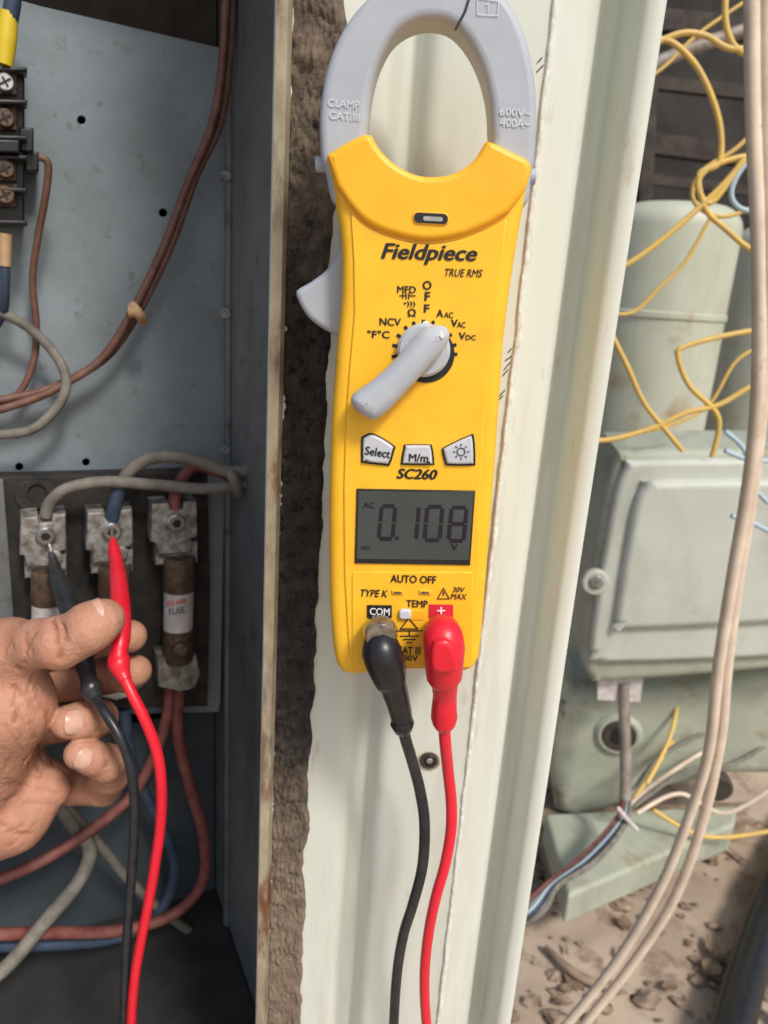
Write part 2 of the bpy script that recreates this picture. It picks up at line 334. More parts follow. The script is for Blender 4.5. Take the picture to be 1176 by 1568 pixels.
def seg7(x0,x1,y0,y1,on,mat,d):
    w=6.2; ym=(y0+y1)/2
    X=lambda x,y:x+(y1-y)*.09
    A=dict(a=(x0+3,y0,x1-3,y0),b=(x1,y0+4,x1,ym-3),c=(x1,ym+3,x1,y1-4),d=(x0+3,y1,x1-3,y1),e=(x0,ym+3,x0,y1-4),f=(x0,y0+4,x0,ym-3),g=(x0+3,ym,x1-3,ym))
    segs=[(X(A[q][0],A[q][1]),A[q][1]+.01*(A[q][0]-x0),X(A[q][2],A[q][3]),A[q][3]+.01*(A[q][2]-x0)) for q in on]
    strokes(FM,'lcd_digit',segs,w,d,mat)
seg7(580,601,775,825,'abcdef',M['seg'],.0016)
seg7(612,637,775,827,'bc',M['seg'],.0016)
seg7(650,673,776,827,'abcdef',M['seg'],.0016)
seg7(687,710,777,828,'abcdefg',M['seg'],.0016)
flat(FM,'lcd_point',circ(608,824,3,8),.0016,M['seg'])
T('print','AC',556,769,573,778,.0016,M['seg'],bold=.01);T('print','APO',552,836,567,842,.0016,M['seg']);T('print','V',690,833,701,843,.0016,M['seg'],bold=.02)
D2=.0013
T('print','AUTO OFF',598,881,668,893,D2,M['ink'],bold=.012);T('print','TYPE K',552,903,594,914,D2,M['ink'],shear=.25,bold=.008)
T('print','30V',693,899,712,907,D2,M['ink'],shear=.2,bold=.005);T('print','MAX',690,909,715,918,D2,M['ink'],shear=.2,bold=.005)
T('print','TEMP',622,919,655,930,D2,M['ink'],bold=.01)
for x in (600,642):
    plate(FM,'thermocouple_slot',[(x,904),(x+18,904.5),(x+18,911),(x,910)],.0016,.001,.0003,M['yel2']); flat(FM,'slot',[(x+3,906),(x+15,906),(x+15,909),(x+3,909)],.0018,M['amber'])
strokes(FM,'warning_symbol',[(670,917,679,901),(679,901,688,917),(688,917,670,917),(679,906,679,912)],1.6,D2,M['ink'])
plate(FM,'com_label',rect(562,927,600,946),.0014,.0006,.0001,M['ink']);T('print','COM',566,931,597,942,.0017,M['white'],bold=.012)
plate(FM,'plus_label',rect(657,926,694,946),.0014,.0006,.0001,M['redlab']);strokes(FM,'plus_sign',[(670,935,681,935),(675.5,930,675.5,941)],2.5,.0017,M['white'])
plate(FM,'switch_slot',rrect(610,935,650,949,4),.0013,.0006,.0001,M['yel2']);plate(FM,'switch',rrect(611,934,630,949,5),.0026,.0016,.0006,M['emb'])
strokes(FM,'ground_symbol',[(607,966,647,966),(613,963,626,947),(626,947,640,963),(640,963,613,963),(627,966,627,974),(613,974,641,974),(618,979,636,979),(623,984,631,984)],1.8,D2,M['ink'])
T('print','CAT III',608,990,644,1002,D2,M['ink'],bold=.01);T('print','600V',610,1003,640,1012,D2,M['ink'],bold=.01)
J=-.0012
T('print','CLAMP',502,153,551,165,J,M['emb'],rot=-1,bold=.003);T('print','CAT.III',504,172,551,184,J,M['emb'],rot=-1,bold=.003)
T('print','600V~',765,166,814,178,J,M['emb'],rot=1,bold=.003);T('print','400A~',766,182,812,195,J,M['emb'],rot=1,bold=.003)
strokes(FM,'jaw_mark',[(731,-3,764,2),(764,2,762,24),(762,24,731,22),(731,22,731,-3),(748,4,747,17),(744,8,748,4)],1.6,J,M['emb'])
# ============================================================ TEST LEADS
mm=.001
G('black_test_lead')
sw(FM,'jack_shroud',[(582,970,.000),(582,969,.006),(582,970,.010),(583,976,.013)],[5.7*mm,5.8*mm,5.2*mm,4.5*mm],M['amber'])
sw(FM,'plug',[(583,982,.009),(584,996,.0115),(590,1016,.012),(597,1038,.010),(600,1044,.0095),(610,1078,.006),(615,1100,.004),(616,1108,.004),(617,1118,.003)],[5.4*mm,6.3*mm,6.2*mm,5.6*mm,4.6*mm,3.9*mm,3.6*mm,4.1*mm,2.8*mm],M['blk'],n=5,segs=10)
sw(FM,'cable',[(616,1112,.003),(622,1135,.0),(632,1168,-.004),(643,1210,-.006),(650,1260,-.006),(647,1325,-.006),(632,1385,-.006),(618,1430,-.008),(608,1490,-.01),(603,1568,-.012),(600,1680,-.014),(610,1850,-.02)],2.05*mm,M['bcab'])
ww('probe_tip',[(72,822,.385),(80,850,.372)],[1*mm,1.2*mm],M['steel'],n=2)
ww('probe',[(79,848,.373),(84,868,.362),(92,895,.350),(105,930,.337),(124,985,.318),(130,1015,.310),(136,1040,.304),(139,1050,.302),(140,1056,.301),(146,1070,.299)],[1.6*mm,2.8*mm,4.2*mm,4.8*mm,5*mm,4.6*mm,3.8*mm,5*mm,5*mm,3*mm],M['bcab'],n=5)
ww('lead',[(144,1066,.300),(160,1090,.293),(182,1125,.288),(199,1170,.286),(206,1225,.285),(205,1290,.285),(200,1360,.285),(194,1450,.285),(190,1560,.285),(188,1700,.29),(195,1850,.30)],2.35*mm,M['bcab'])
G('red_test_lead')
sw(FM,'plug',[(677,966,.000),(677,966,.007),(678,974,.0125),(680,992,.0135),(680,1015,.012),(680,1034,.010),(681,1040,.009),(681,1065,.006),(680,1085,.005),(680,1098,.004),(680,1106,.004),(680,1114,.003)],[5.0*mm,5.4*mm,6.2*mm,6.4*mm,6.1*mm,5.8*mm,4.5*mm,3.9*mm,4.2*mm,4.5*mm,4.0*mm,2.5*mm],M['red'],n=5)
plate(FM,'plug_rib',crs([(664,986),(692,986),(700,1028),(662,1028)],3,True),.0205,.006,.0015,M['red'])
sw(FM,'cable',[(680,1108,.003),(682,1140,.001),(686,1180,-.004),(691,1230,-.006),(690,1275,-.006),(681,1325,-.006),(667,1375,-.006),(656,1430,-.008),(650,1495,-.01),(653,1568,-.012),(665,1680,-.014),(680,1850,-.02)],2.05*mm,M['red'])
ww('probe_tip',[(172,812,.385),(174,832,.372)],[1*mm,1.2*mm],M['steel'],n=2)
ww('probe',[(173,826,.374),(175,842,.366),(178,860,.357),(181,885,.342),(184,920,.322),(186,950,.308),(185,978,.300),(182,998,.296),(182,1008,.295),(183,1018,.293),(188,1032,.291),(193,1042,.289)],[1.6*mm,3.1*mm,3.4*mm,4.2*mm,4.6*mm,4.4*mm,4.2*mm,3.8*mm,4.9*mm,4.9*mm,3.4*mm,2.6*mm],M['red'],n=5)
ww('lead',[(189,1034,.291),(202,1062,.287),(222,1102,.284),(240,1150,.283),(247,1200,.282),(246,1260,.282),(238,1320,.282),(227,1385,.282),(214,1450,.282),(205,1510,.282),(200,1590,.284),(196,1720,.29),(200,1850,.30)],2.45*mm,M['red'])
# ============================================================ HAND
def surface_nets(Fd,o,h):
    ins=Fd<0; nx,ny,nz=Fd.shape
    cs=[(i,j,k) for i in (0,1) for j in (0,1) for k in (0,1)]
    s=sum(ins[i:nx-1+i,j:ny-1+j,k:nz-1+k].astype(np.int8) for i,j,k in cs)
    idx=np.argwhere((s>0)&(s<8)); acc=np.zeros((len(idx),3));cnt=np.zeros(len(idx))
    E=[(a,b) for a in cs for b in cs if sum(b)-sum(a)==1 and all(x<=y for x,y in zip(a,b))]
    for a,b in E:
        A=Fd[idx[:,0]+a[0],idx[:,1]+a[1],idx[:,2]+a[2]];B=Fd[idx[:,0]+b[0],idx[:,1]+b[1],idx[:,2]+b[2]]
        mk=(A<0)!=(B<0); t=np.where(mk,A/np.where(mk,A-B,1),0)
        acc+=(np.array(a)+t[:,None]*(np.array(b)-np.array(a)))*mk[:,None]; cnt+=mk
    V=(idx+acc/cnt[:,None])*h+o
    vid=-np.ones((nx-1,ny-1,nz-1),int); vid[tuple(idx.T)]=np.arange(len(idx)); Q=[]
    for ax in range(3):
        a=[slice(None)]*3;b=[slice(None)]*3;a[ax]=slice(0,-1);b[ax]=slice(1,None)
        cr=np.argwhere(ins[tuple(a)]!=ins[tuple(b)]); u,v=(ax+1)%3,(ax+2)%3
        ok=(cr[:,u]>0)&(cr[:,v]>0)&(cr[:,u]<Fd.shape[u]-1)&(cr[:,v]<Fd.shape[v]-1); cr=cr[ok]
        def cid(du,dv):
            q=cr.copy();q[:,u]-=du;q[:,v]-=dv;return vid[tuple(q.T)]
        q=np.stack([cid(1,1),cid(0,1),cid(0,0),cid(1,0)],1)
        fl=~ins[tuple(cr.T)]; q[fl]=q[fl][:,::-1]; Q.append(q)
    return V,np.concatenate(Q),idx
h=.0008
lo=np.array([-.30,.25,.54]); hi=np.array([-.075,.38,.83])
ax=[np.arange(lo[i],hi[i],h,dtype=np.float32) for i in range(3)]
SH=tuple(len(a) for a in ax)
def prim(Fd,a,b,ra,rb,k,pad=.022):
    a=np.array(a);b=np.array(b)
    l=np.minimum(a-ra,b-rb)-pad;u=np.maximum(a+ra,b+rb)+pad
    sl=[]
    for i in range(3):
        i0=max(int((l[i]-lo[i])/h),0);i1=min(int((u[i]-lo[i])/h)+1,SH[i])
        if i1<=i0: return
        sl.append(slice(i0,i1))
    X=ax[0][sl[0]][:,None,None];Y=ax[1][sl[1]][None,:,None];Z=ax[2][sl[2]][None,None,:]
    ba=b-a;L2=max(float(ba@ba),1e-12)
    t=np.clip(((X-a[0])*ba[0]+(Y-a[1])*ba[1]+(Z-a[2])*ba[2])/L2,0,1)
    d=np.sqrt((X-a[0]-t*ba[0])**2+(Y-a[1]-t*ba[1])**2+(Z-a[2]-t*ba[2])**2)-(ra+(rb-ra)*t)
    cur=Fd[tuple(sl)]
    if k>0:
        q=np.maximum(k-np.abs(cur-d),0)/k; Fd[tuple(sl)]=np.minimum(cur,d)-q*q*k*.25
    else: Fd[tuple(sl)]=np.minimum(cur,d)
def chain(pts,k):
    Fd=np.full(SH,.05,np.float32)
    for (p,q) in zip(pts[:-1],pts[1:]): prim(Fd,W(*p[:3]),W(*q[:3]),p[3]*mm,q[3]*mm,k)
    return Fd
def smin(A,B,k):
    q=np.maximum(k-np.abs(A-B),0)/k; return np.minimum(A,B)-q*q*k*.25
palm=np.full(SH,.05,np.float32)
for a,b in [((12,995,.297,13),(18,1080,.298,17)),((18,1080,.298,17.5),(-55,1220,.305,22)),((0,1150,.318,17),(-110,1190,.318,24)),
            ((75,1208,.318,10.5),(20,1250,.312,16)),((20,1250,.312,16),(-80,1290,.312,22)),((-80,1230,.315,25),(-260,1300,.325,25)),((-260,1300,.325,25),(-520,1380,.34,31)),
            ((-10,1010,.33,12),(-100,1150,.325,18)),((10,1060,.335,12),(-90,1170,.325,18)),((20,1120,.335,12),(-80,1200,.325,18)),((45,1180,.33,11),(-60,1240,.32,18))]:
    prim(palm,W(*a[:3]),W(*b[:3]),a[3]*mm,b[3]*mm,.010)
thumb=chain([(0,1000,.297,14),(20,993,.294,12.0),(60,985,.288,10.2),(92,984,.285,11.0),(118,973,.286,9.8),(138,960,.286,10.3),(156,950,.288,8.8),(162,947,.290,7.6)],.003)
index=chain([(-10,1010,.332,11.5),(60,995,.343,9.6),(110,985,.345,9.9),(150,980,.339,8.6),(182,975,.328,9.0),(200,974,.316,7.6)],.002)
midd=chain([(10,1060,.337,11.5),(70,1050,.346,9.8),(125,1042,.347,10),(165,1036,.341,8.8),(195,1032,.331,9.0),(208,1027,.319,7.6)],.002)
ring=chain([(20,1120,.337,11.5),(90,1108,.345,9.6),(138,1102,.338,9.8),(152,1100,.324,9),(142,1101,.311,9.2),(122,1103,.305,8.4),(104,1105,.302,7.8)],.002)
pink=chain([(45,1182,.332,11),(110,1204,.338,9.6),(158,1204,.328,9.8),(170,1188,.316,8.6),(163,1168,.306,8.8),(143,1160,.301,7.9),(122,1154,.299,7.2)],.002)
H=smin(palm,thumb,.007)
for f in (index,midd): H=smin(H,f,.0025)
H=smin(H,ring,.001); H=smin(H,pink,.001)
CR=np.zeros(SH,np.float32)
def crease(pts,amp,wd):
    P=[Vector(p) for p in crs([tuple(W(*p)) for p in pts],5)]
    Dm=np.full(SH,.05,np.float32)
    for a,b in zip(P[:-1],P[1:]): prim(Dm,a,b,0,0,0,pad=.006)
    global H,CR
    g=np.exp(-(Dm/wd)**2); H=H+amp*g; CR=np.maximum(CR,np.exp(-(Dm/(wd*1.3))**2)*min(1,amp/.0012))
for c in [[(88,1016,.278),(92,1000,.274),(94,985,.2735)],[(96,950,.284),(99,966,.277),(98,982,.2745)],[(82,952,.284),(85,968,.277),(85,985,.2745)],
          [(62,1016,.283),(44,1050,.283),(22,1100,.282),(18,1150,.286)],[(30,960,.288),(35,990,.282),(28,1025,.282)],
          [(75,1075,.292),(62,1130,.295),(30,1170,.296),(-20,1190,.289)],[(80,1185,.308),(50,1215,.302),(10,1230,.297)],[(95,1245,.31),(70,1225,.306),(40,1200,.300)]]:
    crease(c,.0014,.0010)
crease([(152,1082,.303),(153,1100,.3015),(150,1120,.303)],.001,.0009); crease([(160,1146,.300),(163,1165,.297),(160,1184,.300)],.001,.0009)
crease([(128,1084,.299),(128,1103,.297),(126,1122,.299)],.0005,.0008); crease([(140,1142,.295),(141,1160,.293),(138,1176,.295)],.0005,.0008)
rs=random.Random(8)
for i in range(44):   # fine skin folds over the thumb, thenar and palm
    x=rs.uniform(-40,75);y=rs.uniform(965,1290);a=rs.uniform(.9,2.2) if y<1180 else rs.uniform(-.9,.3);Ln=rs.uniform(15,50)
    pts=[]
    for s_ in (-.5,0,.5):
        X_=x+math.cos(a)*Ln*s_+rs.uniform(-3,3);Y_=y+math.sin(a)*Ln*s_
        best=None
        for yy in np.arange(.262,.34,.001):
            p=W(X_,Y_,yy);q=[int((p[i_]-lo[i_])/h) for i_ in range(3)]
            if all(0<=q[i_]<SH[i_] for i_ in range(3)) and H[q[0],q[1],q[2]]<0: best=yy;break
        if best is None: break
        pts.append((X_,Y_,best))
    if len(pts)==3: crease(pts,rs.uniform(.0004,.0009),.0009)
V,Q,idx=surface_nets(H,lo,h)
cr=CR[tuple(idx.T)]
me=bpy.data.meshes.new('hand_skin'); me.from_pydata(V.tolist(),[],Q.tolist()); me.update()
at=me.attributes.new('crease','FLOAT','POINT'); at.data.foreach_set('value',np.clip(cr*.6,0,1).astype(np.float32))
del palm,thumb,index,midd,ring,pink
G('hand')
o=link('hand_skin',me,M['skin'],ang=180)
sm=o.modifiers.new('s','SMOOTH'); sm.factor=.5; sm.iterations=3
def nail(tip,axis,nrm,r,ang,Ln):
    tip=Vector(tip);axis=Vector(axis).normalized();nrm=Vector(nrm); nrm=(nrm-axis*nrm.dot(axis)).normalized(); sd=axis.cross(nrm)
    vs=[tuple(tip+nrm*(r+.0005))];fs=[];R=8;S=28
    for i in range(1,R+1):
        for k in range(S):
            a=2*math.pi*k/S; c,s=math.cos(a),math.sin(a); e=.7
            x=math.copysign(abs(c)**e,c)*i/R;y=math.copysign(abs(s)**e,s)*i/R
            th=y*ang; rr=r+.0005-.0004*(i/R)**4-.0006*max(-x,0)**2
            vs.append(tuple(tip+axis*(x*Ln/2)+(nrm*math.cos(th)+sd*math.sin(th))*rr))
    for k in range(S): fs.append((0,1+k,1+(k+1)%S))
    for i in range(R-1):
        for k in range(S):
            a=1+i*S+k;b=1+i*S+(k+1)%S;fs.append((a,a+S,b+S,b))
    me=bpy.data.meshes.new('nail');me.from_pydata(vs,[],fs);me.update()
    o=link('nail',me,M['nail'],ang=180); s=o.modifiers.new('s','SOLIDIFY');s.thickness=.0005;s.offset=0
tp=W(150,954,.2875);nail(tp,W(158,948,.289)-W(138,960,.2865),(.0,-.45,1),.0093,.8,.013)
tp=W(110,1104,.3028);nail(tp,W(104,1105,.302)-W(122,1103,.305),(0,-1,.5),.0079,.8,.0105)
tp=W(129,1156,.2995);nail(tp,W(122,1154,.299)-W(143,1160,.301),(0,-1,.5),.0072,.8,.0095)
# ============================================================ METAL POST
G('metal_post')
YP=.258
prof=[(398,.300),(398,YP-.004),(402,YP-.006),(412,YP-.006),(415,YP),(524,YP),(540,YP+.009),(554,YP+.010),(572,YP+.0005),(702,YP),(705,YP+.001),(752,YP+.003),(766,YP+.020),(788,YP+.021),(800,YP+.001),(824,YP),(829,YP+.02),(829,YP+.06)]
pw=[]
for px,y in prof: 
    p=W(px,1300,YP); pw.append((p.x,y))
PP=[]
for i,(x,y) in enumerate(pw):
    if 0<i<len(pw)-1:
        a=Vector(pw[i-1]);b=Vector((x,y));c=Vector(pw[i+1]); ra=min((a-b).length,(c-b).length)*.42; ra=min(ra,.004)
        p0=b+(a-b).normalized()*ra;p1=b+(c-b).normalized()*ra
        for t in (0,.25,.5,.75,1): PP.append(((1-t)**2*p0.x+2*t*(1-t)*b.x+t*t*p1.x,(1-t)**2*p0.y+2*t*(1-t)*b.y+t*t*p1.y))
    else: PP.append((x,y))
def extr(name,prof,z0,z1,mat,rows=60,wob=0):
    vs=[];fs=[];n=len(prof)
    for j in range(rows+1):
        z=z0+(z1-z0)*j/rows
        for i,(x,y) in enumerate(prof):
            w=noise.noise(Vector((x*8,z*9,1)))*wob
            vs.append((x,y+w,z))
    for j in range(rows):
        for i in range(n-1):
            a=j*n+i; fs.append((a,a+1,a+n+1,a+n))
    me=bpy.data.meshes.new(name);me.from_pydata(vs,[],fs);me.update(); return link(name,me,mat,ang=50)
extr('post_sheet',PP,0,1.6,M['post'],90,.0010)
extr('lip_strip',[(W(397,1300,.252).x,.2535),(W(398,1300,.251).x,.2508),(W(411,1300,.251).x,.2508),(W(414,1300,.252).x,.256)],0,1.6,M['edge'],100,.0006)
vs=[];fs=[];rows=900
xp=W(701,1300,YP).x
for j in range(rows+1):
    z=.1+1.3*j/rows; wv=noise.fractal(Vector((1,z*70,3)),1,2,5)*.0007
    for dx,dy in ((-.0010,.0003),(-.0006,-.0009),(.0004,-.0010),(.0012+wv,.0012)): vs.append((xp+dx+wv*.6,YP+dy-abs(noise.noise(Vector((7,z*160,dx*900))))*.0008,z))
for j in range(rows):
    for i in range(3): a=j*4+i;fs.append((a,a+1,a+5,a+4))
me=bpy.data.meshes.new('peeled_paint_edge');me.from_pydata(vs,[],fs);me.update();link('peeled_paint_edge',me,M['peel'],ang=180)
xa=W(413,1300,YP).x; xb=W(470,1300,YP).x
vs=[];fs=[];cols=54;z0,z1=.05,1.15;rows=1000
for j in range(rows+1):
    z=z0+(z1-z0)*j/rows
    xr=xb+noise.fractal(Vector((3,z*45,7)),1,2,5)*.0024+noise.noise(Vector((9,z*7,1)))*.002
    xq=xa+noise.fractal(Vector((5,z*60,2)),1,2,4)*.0008
    for i in range(cols+1):
        u=i/cols; x=xq+(xr-xq)*u
        ed=min(1,min(u,1-u)*9); ed=math.sin(ed*math.pi/2)
        p=Vector((x*1000,0,z*1000))
        n1=noise.fractal(p*.09,1,2,6); n2=noise.noise(p*.7); n3=noise.noise(p*.22+Vector((0,9,0))); n4=noise.noise(p*1.3+Vector((4,0,0)))
        dpt=.0013+.0016*n1+.0009*n2+.0006*n4-.0026*max(0,n3-.30)*2
        lift=.0012*max(0,math.sin((u-.75)*9)) if u>.75 else 0
        vs.append((x,YP-.0002-ed*max(dpt,.0002)-lift*ed*(.5+noise.noise(Vector((1,z*30,3)))),z))
for j in range(rows):
    for i in range(cols):
        a=j*(cols+1)+i;fs.append((a,a+1,a+cols+2,a+cols+1))
me=bpy.data.meshes.new('adhesive_residue');me.from_pydata(vs,[],fs);me.update()
am=mat('adhesive',(.018,.016,.015,1),(.058,.049,.042,1),160,rough=.95,bump=1,bsc=900,spot=(.010,.009,.008,1),ssc=260,sth=.56)
nt=am.node_tree;nd=nt.nodes;lk=nt.links;bs=nd['Principled BSDF']; old=bs.inputs['Base Color'].links[0].from_socket
tc=nd.new('ShaderNodeTexCoord');sx=nd.new('ShaderNodeSeparateXYZ');lk.new(tc.outputs['Object'],sx.inputs[0])
nz=nd.new('ShaderNodeTexNoise');nz.inputs['Scale'].default_value=90;nz.inputs['Detail'].default_value=10;nz.inputs['Roughness'].default_value=.75;lk.new(tc.outputs['Object'],nz.inputs['Vector'])
mr=nd.new('ShaderNodeMapRange');mr.inputs['From Min'].default_value=.55;mr.inputs['From Max'].default_value=.94;lk.new(sx.outputs['Z'],mr.inputs['Value'])
ra=nd.new('ShaderNodeFloatCurve');cv=ra.mapping.curves[0]
cv.points[0].location=(0,.66);cv.points[1].location=(1,.56)
for ps,v in ((.14,.62),(.27,.46),(.38,.24),(.72,.2),(.80,.44)): cv.points.new(ps,v)
ra.mapping.update()
lk.new(mr.outputs['Result'],ra.inputs['Value'])
ad=nd.new('ShaderNodeMath');ad.operation='ADD';lk.new(ra.outputs[0],ad.inputs[0]);lk.new(nz.outputs['Fac'],ad.inputs[1])
m2=nd.new('ShaderNodeMapRange');m2.inputs['From Min'].default_value=.84;m2.inputs['From Max'].default_value=1.2;lk.new(ad.outputs[0],m2.inputs['Value'])
mx=nd.new('ShaderNodeMix');mx.data_type='RGBA';lk.new(m2.outputs['Result'],mx.inputs['Factor']);lk.new(old,mx.inputs['A']);mx.inputs['B'].default_value=(.24,.18,.13,1);lk.new(mx.outputs['Result'],bs.inputs['Base Color'])
link('adhesive_residue',me,am,ang=180)
FP=Fr((0,YP,.85),(1,0,0),(0,-1,0))
k=FP.mm(657,1165)
cyl(FP,'rivet_stain',657,1166,.0004,17*k,.0003,M['edge'],24,.0001)
cyl(FP,'rivet_rim',657,1166,.0012,14*k,.001,M['rust'],24,.0004)
cyl(FP,'rivet_hole',658,1166,.0013,10*k,.001,M['blk'],24,.0002)
cyl(FP,'rivet_core',658,1166,.0016,5*k,.001,M['tin'],16,.0003)
strokes(FP,'scratch_marks',[(778,540,783,534),(774,552,784,545),(772,566,781,555),(770,575,778,566),(764,607,773,598),(764,612,770,606),(822,110,832,100),(823,96,830,88)],1.6,.0003,M['rust'])
# ============================================================ ELECTRICAL CABINET
P0=W(345,700,.46)
yaw=math.radians(63)
e_=Vector((math.sin(yaw),math.cos(yaw),0)); n_=Vector((math.cos(yaw),-math.sin(yaw),0))
FB=Fr(P0,e_,n_)
G('electrical_cabinet')
plate(FB,'mounting_panel',[(-420,-130),(60,9),(350,76),(358,90),(352,400),(345,700),(338,1070),(335,1090),(-420,1110)],0,.002,.0004,M['galv'],holes=[circ(125,184,6.5)[::-1],circ(250,326,6.5)[::-1],circ(30,715,6)[::-1],circ(132,708,6)[::-1]])
def lb(name,a0,a1,b0,b1,c0,c1,mat,fr=FB,bev=.001):
    vs=[(a,b,c) for a in (a0,a1) for b in (b0,b1) for c in (c0,c1)]
    fs=[(0,1,3,2),(4,6,7,5),(0,4,5,1),(2,3,7,6),(0,2,6,4),(1,5,7,3)]
    me=bpy.data.meshes.new(name);me.from_pydata(vs,[],fs);me.update()
    o=link(name,me,mat,fr.M.copy(),smooth=False)
    if bev:
        b=o.modifiers.new('b','BEVEL');b.width=bev;b.segments=2
    return o
zr=P0.z
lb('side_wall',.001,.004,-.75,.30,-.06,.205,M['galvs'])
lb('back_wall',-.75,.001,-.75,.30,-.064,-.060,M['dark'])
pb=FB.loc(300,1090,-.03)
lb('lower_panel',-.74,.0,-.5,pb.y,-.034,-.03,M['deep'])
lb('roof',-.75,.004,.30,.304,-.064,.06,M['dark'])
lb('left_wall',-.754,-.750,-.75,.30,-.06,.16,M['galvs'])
fz=.37-zr
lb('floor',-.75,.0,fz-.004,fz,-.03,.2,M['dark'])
lb('lower_body',-.75,.0,-zr+.0,fz-.006,-.06,.17,M['conc'])
lb('wall_seam',-.002,.001,-.75,.29,.004,.010,M['galvs'],bev=.0008)
lb('top_rail',-.75,.0,.22,.26,-.055,-.02,M['rust'])
for py in (270,480,690): cyl(FB,'panel_screw',346,py,.011,.003,.002,M['tin'],12)
G('terminal_block')
def bx(nm,x0,y0,x1,y1,d,th,bev,mt,sk=.03): return plate(FB,nm,rect(x0,y0,x1,y1,sk),d,th,bev,mt)
bx('base',-40,102,38,345,.022,.022,.001,M['blk'])
for y in (100,150,205,235,285,335): bx('rib',-40,y,42,y+8,.034,.014,.001,M['blk'])
bx('ear',30,195,52,232,.026,.02,.001,M['blk']); bx('ear',38,232,60,262,.02,.016,.001,M['blk'])
bx('bar',-40,212,30,232,.038,.008,.001,M['blk'])
for y,mt in ((125,'steel'),(180,'bronze'),(258,'bronze'),(298,'bronze')):
    bx('terminal_plate',-30,y-18,26,y+18,.026,.004,.0006,M['tin' if mt=='steel' else 'bronze'])
    k=FB.mm(8,y,.03); cyl(FB,'screw',8,y,.034,13*k,.008,M[mt],20,.0006); strokes(FB,'screw_slot',[(0,y+4,16,y-4),(4,y-7,12,y+7)],3,.0345,M['ink'])
k=FB.mm(8,60,.03)
sw(FB,'yellow_lug',[(14,20,.032),(10,60,.032),(6,100,.032)],[13*k,15*k,13*k],M['yelp'])
sw(FB,'blue_lug',[(24,-60,.034),(20,0,.033),(15,32,.032)],[12*k,12*k,12*k],M['blwire'])
sw(FB,'ferrule',[(8,358,.03),(8,408,.03)],[11*k,9*k],M['orng'])
sw(FB,'ferrule_wire',[(8,404,.03),(8,440,.028),(4,480,.02),(-20,520,.012)],7.5*k,M['blwire'])
NG()
def wire(nm,pts,r,mt): return sw(FB,nm,pts,r*mm,M[mt])
wire('brown_wire',[(362,-80,.02),(357,0,.02),(350,100,.02),(337,190,.02),(300,270,.02),(262,375,.02),(212,478,.018),(165,545,.016),(100,585,.016),(40,605,.016),(-80,625,.016)],2.2,'brown')
wire('brown_wire',[(352,-80,.024),(346,0,.024),(340,100,.024),(325,190,.024),(288,280,.022),(250,380,.022),(200,482,.022),(155,550,.02),(95,590,.02),(40,615,.02),(-80,650,.02)],2.2,'brown')
wire('brown_wire',[(60,240,.03),(74,252,.03),(70,300,.026),(58,365,.02),(50,430,.016),(56,500,.014),(50,560,.014),(20,610,.014),(-60,650,.014)],1.8,'brown')
wire('grey_wire',[(-60,470,.02),(10,483,.02),(60,515,.02),(95,560,.022),(100,600,.024),(75,638,.024),(35,662,.024),(-60,668,.024)],2.6,'gwire')
wire('grey_wire',[(70,790,.03),(78,768,.032),(105,748,.036),(160,738,.038),(230,742,.038),(300,748,.038),(350,746,.04),(400,738,.045),(450,720,.05)],3.3,'gwire')
wire('grey_wire',[(172,785,.03),(182,752,.032),(200,720,.034),(240,700,.036),(300,705,.038),(350,722,.04),(385,718,.045),(440,690,.05)],3.6,'gwire')
wire('blue_wire',[(172,795,.032),(178,765,.034),(188,735,.034)],4,'blwire')
wire('red_wire',[(270,790,.03),(268,760,.03),(285,725,.02),(310,715,.02),(380,740,.03)],3.5,'rwire')
G('cable_tie')
sw(FB,'tie',[(203,468,.026),(212,480,.03),(220,492,.024)],.0028,M['orng']); sw(FB,'tie_head',[(198,478,.028),(214,478,.03)],.003,M['orng'])
sw(FB,'tie_band',[(352,722,.048),(360,738,.05),(366,756,.046)],.0032,M['gwire'])
NG()
wire('red_wire',[(260,1050,.02),(255,1100,.02),(235,1160,.02),(200,1220,.02),(140,1270,.022),(60,1320,.03),(-60,1370,.03)],3.6,'rwire')
wire('red_wire',[(275,1050,.02),(272,1120,.018),(290,1200,.02),(312,1280,.02),(310,1350,.02),(265,1400,.02),(180,1425,.024),(80,1428,.03),(-60,1432,.04)],4.0,'rwire')
wire('blue_wire',[(190,1085,.01),(205,1180,.01),(245,1260,.012),(268,1330,.012),(240,1400,.014),(160,1440,.02),(-60,1450,.03)],3.8,'blwire')
wire('grey_wire',[(60,1180,.01),(110,1260,.014),(138,1300,.02),(120,1350,.03),(70,1410,.04),(10,1480,.05),(-60,1530,.06)],4.6,'gwire')
wire('grey_wire',[(100,1230,.012),(150,1290,.012),(220,1370,.012),(290,1425,.002),(330,1450,-.02)],3.4,'gwire')
G('fuse_block')
plate(FB,'base_plate',[(-60,733),(318,722),(322,900),(318,1082),(-60,1092)],.014,.013,.001,M['bak'])
plate(FB,'mount_tab',crs([(28,742),(48,736),(78,738),(88,755),(80,772),(50,782),(30,776),(22,760)],2,True),.016,.004,.0005,M['bak'],holes=[circ(57,757,15)[::-1]])
plate(FB,'side_rail',[(-60,735),(5,735),(18,900),(30,1085),(-60,1090)],.017,.008,.0006,M['galvs'])
